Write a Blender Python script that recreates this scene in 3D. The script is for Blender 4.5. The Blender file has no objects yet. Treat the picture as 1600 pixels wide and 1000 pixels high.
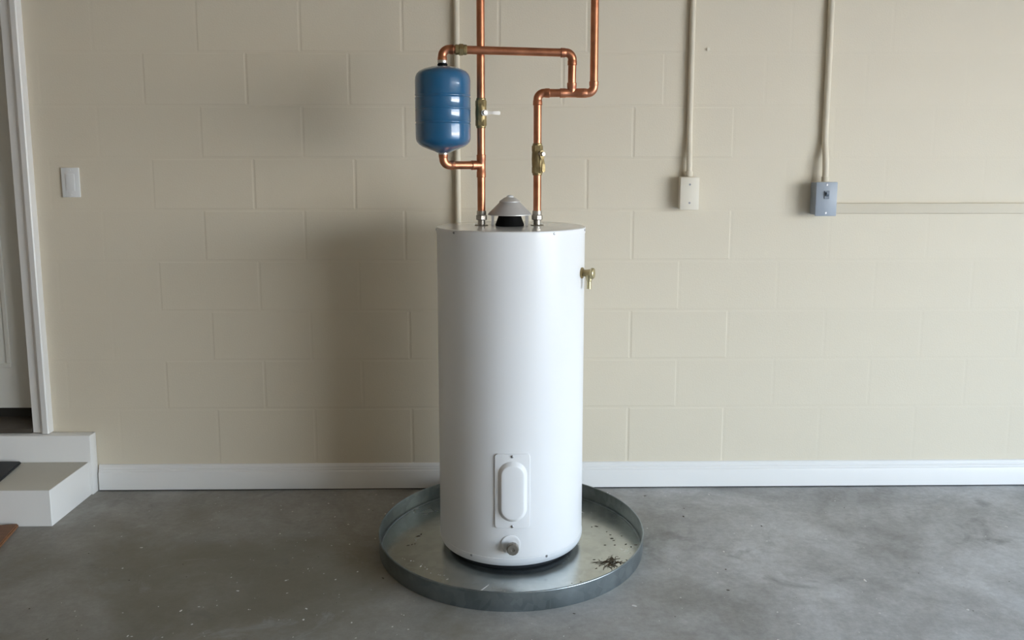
import bpy, bmesh, math, random
from mathutils import Vector, Matrix
random.seed(7)
R = math.radians
PI = math.pi
scene = bpy.context.scene
COL = scene.collection

# ------------------------------------------------------------------ camera, world, light, exposure
cam_data = bpy.data.cameras.new('camera')
cam_data.sensor_width = 36.0
cam_data.lens = 1263.35 / 1600 * 36.0
cam_data.shift_y = -75.7 / 1600
cam_data.clip_start = 0.05
cam = bpy.data.objects.new('camera', cam_data)
cam.location = (-0.0386, -2.7428, 1.3296)
cam.rotation_euler = (PI / 2 - 0.1303, 0, -0.0154)
COL.objects.link(cam)
scene.camera = cam

world = bpy.data.worlds.new('overcast_sky')
scene.world = world
world.use_nodes = True
wn = world.node_tree.nodes
bg = wn['Background']
# clear sky: pale and warm at the horizon, blue higher up, the same all the way round
w_tc = wn.new('ShaderNodeTexCoord')
w_sep = wn.new('ShaderNodeSeparateXYZ')
w_ramp = wn.new('ShaderNodeValToRGB')
w_el = w_ramp.color_ramp.elements
w_el[0].position = 0.0
w_el[0].color = (1.0, 0.95, 0.86, 1)
w_el[1].position = 0.6
w_el[1].color = (0.42, 0.62, 0.95, 1)
e = w_el.new(0.09)
e.color = (0.84, 0.93, 1.0, 1)
e = w_el.new(0.24)
e.color = (0.63, 0.81, 1.0, 1)
wl = world.node_tree.links
wl.new(w_tc.outputs['Generated'], w_sep.inputs['Vector'])
wl.new(w_sep.outputs['Z'], w_ramp.inputs['Fac'])
wl.new(w_ramp.outputs['Color'], bg.inputs['Color'])
bg.inputs['Strength'].default_value = 13.0

# sun from behind the garage: it lights the drive outside, the opening itself lies in the shade
sun_data = bpy.data.lights.new('sun', 'SUN')
sun_data.energy = 38.0
sun_data.color = (1.0, 0.92, 0.80)
sun_data.angle = R(0.53)
sun = bpy.data.objects.new('sun', sun_data)
sun.rotation_euler = (R(0), R(-42), R(-12))
COL.objects.link(sun)

# the open garage door on the right: daylight portal
OPEN_Y0, OPEN_Y1, OPEN_Z, RIGHT_X = -5.90, -1.25, 2.12, 4.20
pl = bpy.data.lights.new('garage_opening_portal', 'AREA')
pl.shape = 'RECTANGLE'
pl.size = OPEN_Y1 - OPEN_Y0
pl.size_y = OPEN_Z
pl.cycles.is_portal = True
po = bpy.data.objects.new('garage_opening_portal', pl)
po.matrix_world = Matrix.Translation((RIGHT_X + 0.10, (OPEN_Y0 + OPEN_Y1) / 2, OPEN_Z / 2)) @ Matrix(
    ((0, 0, 1, 0), (1, 0, 0, 0), (0, 1, 0, 0), (0, 0, 0, 1)))   # -Z must face -X
COL.objects.link(po)

scene.view_settings.view_transform = 'Standard'
scene.view_settings.look = 'None'
scene.view_settings.gamma = 1.0
scene.view_settings.use_curve_mapping = False
scene.view_settings.exposure = 0.34
scene.cycles.max_bounces = 14
scene.cycles.diffuse_bounces = 8
scene.cycles.glossy_bounces = 6


# ------------------------------------------------------------------ materials
def new_mat(name):
    m = bpy.data.materials.new(name)
    m.use_nodes = True
    nt = m.node_tree
    return m, nt, nt.nodes['Principled BSDF']


def simple(name, color, rough=0.5, metal=0.0, coat=0.0, noise=0.0, scale=12.0, bump=0.0, bscale=200.0, spec=0.5, coat_rough=0.05):
    m, nt, b = new_mat(name)
    N, L = nt.nodes, nt.links
    b.inputs['Base Color'].default_value = (*color, 1)
    b.inputs['Roughness'].default_value = rough
    b.inputs['Metallic'].default_value = metal
    b.inputs['Coat Weight'].default_value = coat
    b.inputs['Coat Roughness'].default_value = coat_rough
    b.inputs['Specular IOR Level'].default_value = spec
    tc = N.new('ShaderNodeTexCoord')
    if noise:
        n = N.new('ShaderNodeTexNoise')
        n.inputs['Scale'].default_value = scale
        n.inputs['Detail'].default_value = 6
        L.new(tc.outputs['Object'], n.inputs['Vector'])
        mx = N.new('ShaderNodeMix')
        mx.data_type = 'RGBA'
        mx.inputs['A'].default_value = (*[c * (1 - noise) for c in color], 1)
        mx.inputs['B'].default_value = (*[min(1, c * (1 + noise)) for c in color], 1)
        L.new(n.outputs['Fac'], mx.inputs['Factor'])
        L.new(mx.outputs['Result'], b.inputs['Base Color'])
    if bump:
        n2 = N.new('ShaderNodeTexNoise')
        n2.inputs['Scale'].default_value = bscale
        n2.inputs['Detail'].default_value = 4
        L.new(tc.outputs['Object'], n2.inputs['Vector'])
        bp = N.new('ShaderNodeBump')
        bp.inputs['Strength'].default_value = bump
        bp.inputs['Distance'].default_value = 0.002
        L.new(n2.outputs['Fac'], bp.inputs['Height'])
        L.new(bp.outputs['Normal'], b.inputs['Normal'])
    return m


WALL = (0.67, 0.605, 0.485)
M = {}
M['wall'] = simple('cream_wall_paint', WALL, 0.62, noise=0.03, scale=3.0, bump=0.25, bscale=160, spec=0.3)
M['white_trim'] = simple('white_trim_paint', (0.76, 0.75, 0.73), 0.40, noise=0.02, scale=5, bump=0.05, bscale=60)
M['door'] = simple('off_white_door_paint', (0.66, 0.65, 0.60), 0.45, noise=0.02, scale=3)
M['ceiling'] = simple('ceiling_paint', (0.56, 0.46, 0.34), 0.8)
M['room_wall'] = simple('far_wall_paint', (0.30, 0.25, 0.19), 0.7)
M['enamel'] = simple('white_enamel', (0.75, 0.755, 0.763), 0.36, coat=0.12, noise=0.008, scale=2, bump=0.02, bscale=30, spec=0.30, coat_rough=0.05)
M['cap_enamel'] = simple('glossy_cap_enamel', (0.76, 0.77, 0.78), 0.17, coat=0.4, noise=0.02, scale=9, bump=0.03, bscale=20, coat_rough=0.03)
M['copper'] = None
M['solder'] = simple('solder', (0.62, 0.60, 0.57), 0.35, metal=1.0, noise=0.15, scale=60)
M['brass'] = simple('aged_brass', (0.33, 0.255, 0.125), 0.45, metal=0.85, noise=0.35, scale=70, bump=0.3, bscale=250)
M['brass_light'] = simple('clean_brass', (0.52, 0.45, 0.27), 0.42, metal=0.9, noise=0.15, scale=60)
M['steel'] = simple('plated_steel', (0.46, 0.43, 0.39), 0.45, metal=1.0, noise=0.2, scale=80)
M['lever'] = simple('pale_vinyl_lever', (0.70, 0.66, 0.60), 0.4, noise=0.08, scale=60)
M['black'] = simple('black_flue_iron', (0.004, 0.004, 0.004), 0.7, spec=0.15, noise=0.2, scale=40)
M['dark_rubber'] = simple('dark_rubber', (0.014, 0.015, 0.018), 0.6, noise=0.2, scale=40)
M['hood'] = simple('dull_galvanized_hood', (0.52, 0.51, 0.50), 0.48, metal=0.35, noise=0.08, scale=30)
M['blue'] = simple('blue_tank_enamel', (0.005, 0.098, 0.225), 0.28, coat=1.0, noise=0.05, scale=10, coat_rough=0.03)
M['knob'] = simple('grey_brown_knob', (0.26, 0.235, 0.20), 0.38, metal=0.5, noise=0.12, scale=50)
M['screw'] = simple('zinc_screw', (0.30, 0.30, 0.31), 0.35, metal=1.0)
M['plate'] = simple('white_plastic', (0.74, 0.75, 0.75), 0.3)
M['ivory'] = simple('painted_box', (0.72, 0.665, 0.56), 0.5, noise=0.03, scale=20)
M['bluegrey'] = simple('blue_grey_box_paint', (0.30, 0.335, 0.385), 0.42, noise=0.04, scale=20)
M['dark_blue'] = simple('dark_toggle', (0.13, 0.16, 0.20), 0.4)
M['tread'] = simple('beige_tread_paint', (0.50, 0.475, 0.41), 0.55, noise=0.06, scale=8, bump=0.1, bscale=80)
M['sill'] = simple('dark_bronze_sill', (0.10, 0.085, 0.07), 0.45, metal=0.4, noise=0.2, scale=20)
M['gap'] = simple('dark_gap_shade', (0.015, 0.013, 0.010), 0.8)  # near-black colour standing in for the shade inside gaps
M['fleck'] = simple('pale_paint_fleck', (0.72, 0.71, 0.69), 0.7)
M['dirt'] = simple('dark_dirt', (0.060, 0.045, 0.030), 0.9, noise=0.3, scale=60)
M['roots'] = simple('dried_brown_roots', (0.115, 0.085, 0.055), 0.9, noise=0.3, scale=60)
M['driveway'] = simple('driveway_asphalt', (0.42, 0.40, 0.37), 0.85, noise=0.1, scale=2)


def copper_mat():
    m, nt, b = new_mat('copper')
    N, L = nt.nodes, nt.links
    b.inputs['Metallic'].default_value = 1.0
    tc = N.new('ShaderNodeTexCoord')
    n = N.new('ShaderNodeTexNoise')
    n.inputs['Scale'].default_value = 16
    n.inputs['Detail'].default_value = 7
    L.new(tc.outputs['Object'], n.inputs['Vector'])
    cr = N.new('ShaderNodeValToRGB')
    cr.color_ramp.elements[0].position = 0.32
    cr.color_ramp.elements[0].color = (0.42, 0.165, 0.09, 1)
    cr.color_ramp.elements[1].position = 0.68
    cr.color_ramp.elements[1].color = (0.66, 0.29, 0.165, 1)
    L.new(n.outputs['Fac'], cr.inputs['Fac'])
    L.new(cr.outputs['Color'], b.inputs['Base Color'])
    mr = N.new('ShaderNodeMapRange')
    mr.inputs['To Min'].default_value = 0.30
    mr.inputs['To Max'].default_value = 0.44
    L.new(n.outputs['Fac'], mr.inputs['Value'])
    L.new(mr.outputs['Result'], b.inputs['Roughness'])
    return m


M['copper'] = copper_mat()


def galv_mat(name, dark, light, metal=0.85, r0=0.28, r1=0.45, stain=0.0):
    m, nt, b = new_mat(name)
    N, L = nt.nodes, nt.links
    b.inputs['Metallic'].default_value = metal
    tc = N.new('ShaderNodeTexCoord')
    v = N.new('ShaderNodeTexVoronoi')
    v.inputs['Scale'].default_value = 42
    L.new(tc.outputs['Object'], v.inputs['Vector'])
    n = N.new('ShaderNodeTexNoise')
    n.inputs['Scale'].default_value = 7
    n.inputs['Detail'].default_value = 7
    L.new(tc.outputs['Object'], n.inputs['Vector'])
    bw = N.new('ShaderNodeRGBToBW')
    L.new(v.outputs['Color'], bw.inputs['Color'])
    mth = N.new('ShaderNodeMath')
    mth.operation = 'MULTIPLY_ADD'
    mth.inputs[1].default_value = 0.22
    L.new(bw.outputs['Val'], mth.inputs[0])
    L.new(n.outputs['Fac'], mth.inputs[2])
    cr = N.new('ShaderNodeValToRGB')
    cr.color_ramp.elements[0].position = 0.38
    cr.color_ramp.elements[0].color = (*dark, 1)
    cr.color_ramp.elements[1].position = 0.85
    cr.color_ramp.elements[1].color = (*light, 1)
    L.new(mth.outputs['Value'], cr.inputs['Fac'])
    out = cr.outputs['Color']
    if stain:
        n3 = N.new('ShaderNodeTexNoise')
        n3.inputs['Scale'].default_value = 5
        n3.inputs['Detail'].default_value = 9
        n3.inputs['Roughness'].default_value = 0.7
        L.new(tc.outputs['Object'], n3.inputs['Vector'])
        c3 = N.new('ShaderNodeValToRGB')
        c3.color_ramp.elements[0].position = 0.5
        c3.color_ramp.elements[0].color = (0, 0, 0, 1)
        c3.color_ramp.elements[1].position = 0.7
        c3.color_ramp.elements[1].color = (stain, stain, stain, 1)
        L.new(n3.outputs['Fac'], c3.inputs['Fac'])
        mx = N.new('ShaderNodeMix')
        mx.data_type = 'RGBA'
        L.new(c3.outputs['Color'], mx.inputs['Factor'])
        L.new(out, mx.inputs['A'])
        mx.inputs['B'].default_value = (0.40, 0.37, 0.30, 1)
        out = mx.outputs['Result']
    L.new(out, b.inputs['Base Color'])
    mr = N.new('ShaderNodeMapRange')
    mr.inputs['To Min'].default_value = r0
    mr.inputs['To Max'].default_value = r1
    L.new(mth.outputs['Value'], mr.inputs['Value'])
    L.new(mr.outputs['Result'], b.inputs['Roughness'])
    return m


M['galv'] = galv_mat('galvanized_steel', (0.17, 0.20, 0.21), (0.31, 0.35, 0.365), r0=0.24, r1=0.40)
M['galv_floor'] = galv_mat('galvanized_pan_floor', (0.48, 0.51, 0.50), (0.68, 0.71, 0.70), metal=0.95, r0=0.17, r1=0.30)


def concrete_mat():
    m, nt, b = new_mat('concrete_floor')
    N, L = nt.nodes, nt.links
    tc = N.new('ShaderNodeTexCoord')

    def noise(scale, detail, rough, dist=0.0):
        n = N.new('ShaderNodeTexNoise')
        n.inputs['Scale'].default_value = scale
        n.inputs['Detail'].default_value = detail
        n.inputs['Roughness'].default_value = rough
        n.inputs['Distortion'].default_value = dist
        L.new(tc.outputs['Object'], n.inputs['Vector'])
        return n

    def ramp(src, p0, c0, p1, c1):
        c = N.new('ShaderNodeValToRGB')
        c.color_ramp.elements[0].position = p0
        c.color_ramp.elements[0].color = (*c0, 1)
        c.color_ramp.elements[1].position = p1
        c.color_ramp.elements[1].color = (*c1, 1)
        L.new(src, c.inputs['Fac'])
        return c.outputs['Color']

    def mix(kind, fac, a, b_):
        x = N.new('ShaderNodeMix')
        x.data_type = 'RGBA'
        x.blend_type = kind
        if isinstance(fac, float):
            x.inputs['Factor'].default_value = fac
        else:
            L.new(fac, x.inputs['Factor'])
        L.new(a, x.inputs['A'])
        if isinstance(b_, tuple):
            x.inputs['B'].default_value = (*b_, 1)
        else:
            L.new(b_, x.inputs['B'])
        return x.outputs['Result']

    big = noise(1.7, 5, 0.6, 0.6)
    base = ramp(big.outputs['Fac'], 0.34, (0.28, 0.275, 0.262), 0.62, (0.52, 0.525, 0.53))
    mid = noise(7.5, 8, 0.66, 0.3)
    base = mix('MULTIPLY', 1.0, base, ramp(mid.outputs['Fac'], 0.3, (0.80, 0.79, 0.78), 0.66, (1.08, 1.08, 1.08)))
    fine = noise(45, 9, 0.78)
    base = mix('MULTIPLY', 1.0, base, ramp(fine.outputs['Fac'], 0.3, (0.78, 0.78, 0.78), 0.7, (1.14, 1.14, 1.14)))
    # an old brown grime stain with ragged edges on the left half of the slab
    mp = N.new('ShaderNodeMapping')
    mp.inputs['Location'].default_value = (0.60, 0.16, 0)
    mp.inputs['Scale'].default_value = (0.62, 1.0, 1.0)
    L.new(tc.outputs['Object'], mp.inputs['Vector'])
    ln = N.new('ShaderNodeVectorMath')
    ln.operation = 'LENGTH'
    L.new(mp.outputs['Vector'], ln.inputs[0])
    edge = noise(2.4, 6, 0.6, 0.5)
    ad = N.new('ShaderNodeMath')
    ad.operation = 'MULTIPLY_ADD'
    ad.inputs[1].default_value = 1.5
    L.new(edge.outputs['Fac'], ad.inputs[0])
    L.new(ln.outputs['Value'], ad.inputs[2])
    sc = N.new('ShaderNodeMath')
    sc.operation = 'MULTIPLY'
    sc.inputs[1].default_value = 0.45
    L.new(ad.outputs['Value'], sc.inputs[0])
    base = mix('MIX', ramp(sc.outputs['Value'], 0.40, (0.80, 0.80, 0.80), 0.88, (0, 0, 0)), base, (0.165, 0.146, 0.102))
    # dark blotches and pale scuffs
    blot = noise(3.1, 7, 0.62, 1.2)
    base = mix('MIX', ramp(blot.outputs['Fac'], 0.60, (0, 0, 0), 0.74, (0.62, 0.62, 0.62)), base, (0.125, 0.118, 0.108))
    scuff = noise(4.3, 9, 0.72, 0.8)
    base = mix('MIX', ramp(scuff.outputs['Fac'], 0.60, (0, 0, 0), 0.80, (0.6, 0.6, 0.6)), base, (0.50, 0.51, 0.53))
    # tiny pale grains
    vo = N.new('ShaderNodeTexVoronoi')
    vo.inputs['Scale'].default_value = 55
    L.new(tc.outputs['Object'], vo.inputs['Vector'])
    base = mix('MIX', ramp(vo.outputs['Distance'], 0.035, (0.6, 0.6, 0.6), 0.06, (0, 0, 0)), base, (0.36, 0.35, 0.34))
    L.new(base, b.inputs['Base Color'])
    mr = N.new('ShaderNodeMapRange')
    mr.inputs['To Min'].default_value = 0.42
    mr.inputs['To Max'].default_value = 0.70
    L.new(mid.outputs['Fac'], mr.inputs['Value'])
    L.new(mr.outputs['Result'], b.inputs['Roughness'])
    bp = N.new('ShaderNodeBump')
    bp.inputs['Strength'].default_value = 0.25
    bp.inputs['Distance'].default_value = 0.003
    L.new(fine.outputs['Fac'], bp.inputs['Height'])
    L.new(bp.outputs['Normal'], b.inputs['Normal'])
    return m


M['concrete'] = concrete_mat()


def wood_mat():
    m, nt, b = new_mat('brown_wood')
    N, L = nt.nodes, nt.links
    tc = N.new('ShaderNodeTexCoord')
    mp = N.new('ShaderNodeMapping')
    mp.inputs['Scale'].default_value = (2, 30, 30)
    L.new(tc.outputs['Object'], mp.inputs['Vector'])
    n = N.new('ShaderNodeTexNoise')
    n.inputs['Scale'].default_value = 3
    n.inputs['Detail'].default_value = 6
    L.new(mp.outputs['Vector'], n.inputs['Vector'])
    c = N.new('ShaderNodeValToRGB')
    c.color_ramp.elements[0].color = (0.13, 0.055, 0.022, 1)
    c.color_ramp.elements[1].color = (0.27, 0.125, 0.055, 1)
    L.new(n.outputs['Fac'], c.inputs['Fac'])
    L.new(c.outputs['Color'], b.inputs['Base Color'])
    b.inputs['Roughness'].default_value = 0.55
    return m


M['wood'] = wood_mat()


# ------------------------------------------------------------------ mesh helpers
def root_loc(o):
    while o.parent:
        o = o.parent
    return o.location.copy()


def obj(name, bm, mat, parent=None, smooth=35, recalc=True):
    """Link a bmesh given in world coordinates as one object (moved into its root's space)."""
    if recalc:
        bmesh.ops.recalc_face_normals(bm, faces=bm.faces[:])
    if parent:
        bmesh.ops.translate(bm, verts=bm.verts[:], vec=-root_loc(parent))
    me = bpy.data.meshes.new(name)
    bm.to_mesh(me)
    bm.free()
    if smooth:
        for p in me.polygons:
            p.use_smooth = True
        me.set_sharp_from_angle(angle=R(smooth))
    me.materials.append(mat)
    o = bpy.data.objects.new(name, me)
    COL.objects.link(o)
    if parent:
        o.parent = parent
    return o


def tag(o, label, cat, group=None, kind=None):
    o['label'] = label
    o['category'] = cat
    if group:
        o['group'] = group
    if kind:
        o['kind'] = kind
    return o


def thing(name, label, cat, loc, group=None):
    o = bpy.data.objects.new(name, None)
    o.empty_display_size = 0.1
    o.location = loc
    COL.objects.link(o)
    return tag(o, label, cat, group)


def struct(name, bm, mat, parent=None, smooth=35):
    o = obj(name, bm, mat, parent, smooth)
    if not parent:
        o['kind'] = 'structure'
    return o


def BM():
    return bmesh.new()


def box(bm, x0, x1, y0, y1, z0, z1, bevel=0.0, seg=2):
    vs = [bm.verts.new((x, y, z)) for x in (x0, x1) for y in (y0, y1) for z in (z0, z1)]
    fs = [(0, 1, 3, 2), (4, 6, 7, 5), (0, 4, 5, 1), (2, 3, 7, 6), (0, 2, 6, 4), (1, 5, 7, 3)]
    faces = [bm.faces.new([vs[i] for i in f]) for f in fs]
    if bevel:
        es = list({e for f in faces for e in f.edges})
        bmesh.ops.bevel(bm, geom=es, offset=bevel, segments=seg, affect='EDGES', profile=0.5)
    return bm


def poly_prism(bm, pts, axis, a0, a1):
    """Extrude a closed 2D outline along an axis: 'x' -> pts are (y,z); 'z' -> (x,y); 'y' -> (x,z)."""
    def P(p, a):
        return {'x': (a, p[0], p[1]), 'y': (p[0], a, p[1]), 'z': (p[0], p[1], a)}[axis]
    A = [bm.verts.new(P(p, a0)) for p in pts]
    B = [bm.verts.new(P(p, a1)) for p in pts]
    n = len(pts)
    for i in range(n):
        j = (i + 1) % n
        bm.faces.new((A[i], A[j], B[j], B[i]))
    bm.faces.new(A[::-1])
    bm.faces.new(B)
    return bm


def frame_to(direction):
    d = Vector(direction).normalized()
    return d.to_track_quat('Z', 'Y').to_matrix().to_4x4()


def lathe(bm, prof, origin=(0, 0, 0), direction=(0, 0, 1), seg=32):
    """Revolve (radius, height) points about an axis through origin."""
    mat = Matrix.Translation(origin) @ (Matrix.Identity(4) if tuple(direction) == (0, 0, 1) else frame_to(direction))
    rings = []
    for r, h in prof:
        if r <= 1e-6:
            rings.append([bm.verts.new(mat @ Vector((0, 0, h)))])
        else:
            rings.append([bm.verts.new(mat @ Vector((r * math.cos(2 * PI * k / seg), r * math.sin(2 * PI * k / seg), h))) for k in range(seg)])
    for a, b in zip(rings, rings[1:]):
        for k in range(seg):
            l = (k + 1) % seg
            if len(a) == 1 and len(b) == 1:
                continue
            if len(a) == 1:
                bm.faces.new((a[0], b[k], b[l]))
            elif len(b) == 1:
                bm.faces.new((a[k], a[l], b[0]))
            else:
                bm.faces.new((a[k], a[l], b[l], b[k]))
    return bm


def cyl(bm, p0, p1, r, seg=24, r1=None, bevel=0.0):
    p0, p1 = Vector(p0), Vector(p1)
    h = (p1 - p0).length
    r1 = r if r1 is None else r1
    b = bevel
    prof = [(0, 0), (r - b, 0)] + ([(r, b), (r1, h - b)] if b else [(r1, h)]) + ([(r1 - b, h)] if b else []) + [(0, h)]
    if not b:
        prof = [(0, 0), (r, 0), (r1, h), (0, h)]
    return lathe(bm, prof, p0, p1 - p0, seg)


def tube(bm, path, rad, seg=20, caps=True):
    """Sweep a circle along a list of points; rad is a number or one radius per point."""
    pts = [Vector(p) for p in path]
    n = len(pts)
    rs = [rad] * n if isinstance(rad, (int, float)) else rad
    tang = [(pts[min(i + 1, n - 1)] - pts[max(i - 1, 0)]).normalized() for i in range(n)]
    u = tang[0].orthogonal().normalized()
    rings = []
    for i in range(n):
        if i:
            q = tang[i - 1].rotation_difference(tang[i])
            u = (q @ u)
        u = (u - tang[i] * u.dot(tang[i])).normalized()
        v = tang[i].cross(u)
        rings.append([bm.verts.new(pts[i] + (u * math.cos(2 * PI * k / seg) + v * math.sin(2 * PI * k / seg)) * rs[i]) for k in range(seg)])
    for a, b in zip(rings, rings[1:]):
        for k in range(seg):
            l = (k + 1) % seg
            bm.faces.new((a[k], a[l], b[l], b[k]))
    if caps:
        bm.faces.new(rings[0][::-1])
        bm.faces.new(rings[-1])
    return bm


def hex_nut(bm, p0, p1, r, chamfer=0.12):
    p0, p1 = Vector(p0), Vector(p1)
    h = (p1 - p0).length
    return lathe(bm, [(0, 0), (r * 0.86, 0), (r, h * chamfer), (r, h * (1 - chamfer)), (r * 0.86, h), (0, h)], p0, p1 - p0, 6)


# ------------------------------------------------------------------ setting
WY = 0.4824                      # face of the back wall
LEFT_X, FRONT_Y, CEIL = -3.4, -6.2, 2.62
MORTAR = 0.0017
DOOR_X0, DOOR_X1, DOOR_Z0, DOOR_Z1 = -2.86, -1.925, 0.25, 2.33

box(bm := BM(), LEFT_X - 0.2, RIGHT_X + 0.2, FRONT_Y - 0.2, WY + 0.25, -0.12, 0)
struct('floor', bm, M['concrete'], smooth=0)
box(bm := BM(), RIGHT_X + 0.2, RIGHT_X + 26, FRONT_Y - 14, 16, -0.14, -0.02)
struct('driveway', bm, M['driveway'], smooth=0)
box(bm := BM(), LEFT_X - 0.2, RIGHT_X + 0.2, FRONT_Y - 0.2, WY + 0.25, CEIL, CEIL + 0.15)
struct('ceiling', bm, M['ceiling'], smooth=0)
box(bm := BM(), LEFT_X - 0.2, LEFT_X, FRONT_Y - 0.2, WY + 0.25, 0, CEIL)
struct('wall_left', bm, M['room_wall'], smooth=0)
box(bm := BM(), LEFT_X, RIGHT_X, FRONT_Y - 0.2, FRONT_Y, 0, CEIL)
struct('wall_front', bm, M['room_wall'], smooth=0)
bm = BM()
box(bm, RIGHT_X, RIGHT_X + 0.2, OPEN_Y1, WY + 0.25, 0, CEIL)
box(bm, RIGHT_X, RIGHT_X + 0.2, FRONT_Y - 0.2, OPEN_Y0, 0, CEIL)
box(bm, RIGHT_X, RIGHT_X + 0.2, OPEN_Y0, OPEN_Y1, OPEN_Z, CEIL)
struct('wall_right', bm, M['room_wall'], smooth=0)

# back wall: a mortar backing round the door opening, and every painted concrete block a part of it
bm = BM()
mf = WY + MORTAR
box(bm, DOOR_X1, RIGHT_X, mf, WY + 0.25, 0, CEIL)
box(bm, LEFT_X, DOOR_X0, mf, WY + 0.25, 0, CEIL)
box(bm, DOOR_X0, DOOR_X1, mf, WY + 0.25, DOOR_Z1, CEIL)
box(bm, DOOR_X0, DOOR_X1, mf, WY + 0.25, 0, DOOR_Z0)
wall_back = struct('wall_back', bm, M['wall'], smooth=0)

block_cache = {}
HJ = 0.0028


def block(x0, x1, z0, z1, proud):
    w, h = round(x1 - x0, 3), round(z1 - z0, 3)
    key = (w, h, proud > 0.001)
    if key not in block_cache:
        bm = BM()
        hw, hh, c, d = w / 2 - HJ, h / 2 - HJ, 0.005, 0.0009 if proud > 0.001 else 0.0002
        A = [bm.verts.new((sx * hw, 0.02, sz * hh)) for sx, sz in ((-1, -1), (1, -1), (1, 1), (-1, 1))]
        B = [bm.verts.new((sx * hw, d, sz * hh)) for sx, sz in ((-1, -1), (1, -1), (1, 1), (-1, 1))]
        F = [bm.verts.new((sx * (hw - c), 0, sz * (hh - c))) for sx, sz in ((-1, -1), (1, -1), (1, 1), (-1, 1))]
        for P, Q in ((A, B), (B, F)):
            for i in range(4):
                j = (i + 1) % 4
                bm.faces.new((P[i], P[j], Q[j], Q[i]))
        bm.faces.new(F)
        bmesh.ops.recalc_face_normals(bm, faces=bm.faces[:])
        for f in bm.faces:
            if f.normal.y > 0.5:
                f.normal_flip()
        me = bpy.data.meshes.new('block')
        bm.to_mesh(me)
        bm.free()
        me.materials.append(M['wall'])
        block_cache[key] = me
    o = bpy.data.objects.new('block', block_cache[key])
    o.location = ((x0 + x1) / 2, mf - proud, (z0 + z1) / 2)
    o.parent = wall_back
    COL.objects.link(o)


COURSE, Z_J, BL = 0.2032, 0.342, 0.398
mids = {-2: [-0.60, -0.20, 0.29], -1: [-0.40, 0.09, 0.49], 0: [-0.60, -0.20, 0.29], 1: [-0.405, 0.09, 0.493],
        2: [-0.605, -0.20, 0.29], 3: [-0.416, 0.09, 0.493], 4: [-0.61, -0.21, 0.10, 0.308], 5: [-0.412, 0.10, 0.49],
        6: [-0.624, -0.21, 0.21], 7: [-0.809, -0.415, -0.039, 0.305], 8: [-0.62, -0.21, 0.15], 9: [-0.41, -0.01, 0.39],
        10: [-0.61, -0.21, 0.19]}
for k in range(-1, 11):
    z0, z1 = (0.0 if k == -1 else Z_J + k * COURSE), min(CEIL, Z_J + (k + 1) * COURSE)
    if z1 - z0 < 0.03:
        continue
    xs = list(mids[k])
    while xs[0] > DOOR_X1 + 0.06 + BL:
        xs.insert(0, xs[0] - BL)
    xs.insert(0, DOOR_X1)
    while xs[-1] < RIGHT_X - BL - 0.05:
        xs.append(xs[-1] + BL)
    xs.append(RIGHT_X)
    for a, b in zip(xs, xs[1:]):
        c = (a + b) / 2
        # the paint fills the joints thicker towards the two ends of the wall
        deep = -1.25 < c < 0.72
        block(a, b, z0, z1, 0.0012 + random.uniform(0, 0.00025) if deep else 0.00022 + random.uniform(0, 0.00006))

# baseboard with a stepped cap
prof = [(WY + 0.002, 0.005), (WY - 0.016, 0.005), (WY - 0.016, 0.074), (WY - 0.0145, 0.079), (WY - 0.0110, 0.082), (WY - 0.0110, 0.090),
        (WY - 0.0085, 0.092), (WY - 0.0085, 0.099), (WY - 0.006, 0.104), (WY - 0.003, 0.108), (WY + 0.002, 0.110)]
poly_prism(bm := BM(), prof, 'x', -1.688, RIGHT_X)
struct('baseboard_back', bm, M['white_trim'], smooth=25)
poly_prism(bm := BM(), [(WY + 0.001, 0.0), (WY - 0.012, 0.0), (WY - 0.012, 0.005), (WY + 0.001, 0.005)], 'x', -1.688, RIGHT_X)  # dark strip: shade of the gap under the baseboard, put in as colour
struct('baseboard_gap_shade', bm, M['gap'], smooth=0)

# door set back in the wall, its casing, its sill
bm = BM()
DY = WY + 0.075
box(bm, DOOR_X0 + 0.017, DOOR_X1 - 0.017, DY, DY + 0.042, 0.328, DOOR_Z1 - 0.016, 0.002)
door = struct('door_1', bm, M['door'])
bm = BM()
for px0, px1 in ((-2.74, -2.44), (-2.36, -2.06)):
    for pz0, pz1 in ((0.50, 1.05), (1.20, 2.10)):
        fr = 0.018
        for a in ((px0, px1, pz0, pz0 + fr), (px0, px1, pz1 - fr, pz1), (px0, px0 + fr, pz0 + fr, pz1 - fr), (px1 - fr, px1, pz0 + fr, pz1 - fr)):
            box(bm, a[0], a[1], DY - 0.006, DY + 0.004, a[2], a[3], 0.002, 1)
obj('panel_moulding', bm, M['door'], door)
bm = BM()
box(bm, DOOR_X1 - 0.018, DOOR_X1 + 0.001, WY, WY + 0.2, DOOR_Z0, DOOR_Z1)
box(bm, DOOR_X0 - 0.001, DOOR_X0 + 0.018, WY, WY + 0.2, DOOR_Z0, DOOR_Z1)
box(bm, DOOR_X0 + 0.018, DOOR_X1 - 0.018, WY, WY + 0.2, DOOR_Z1 - 0.018, DOOR_Z1)
obj('door_jamb', bm, M['white_trim'], door)
box(bm := BM(), DOOR_X0 + 0.018, DOOR_X1 - 0.018, DY + 0.005, WY + 0.2, 0.288, 0.328)  # near-black block filling the gap under the door, its shade painted in
obj('door_gap_shade', bm, M['gap'], door)
bm = BM()
poly_prism(bm, [(WY - 0.02, 0.251), (WY - 0.02, 0.268), (DY - 0.005, 0.290), (WY + 0.2, 0.290), (WY + 0.2, 0.251)], 'x', DOOR_X0 + 0.018, DOOR_X1 - 0.018)
obj('door_sill', bm, M['sill'], door)
# casing: brick mould, thicker at the outer edge
bm = BM()


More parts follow.
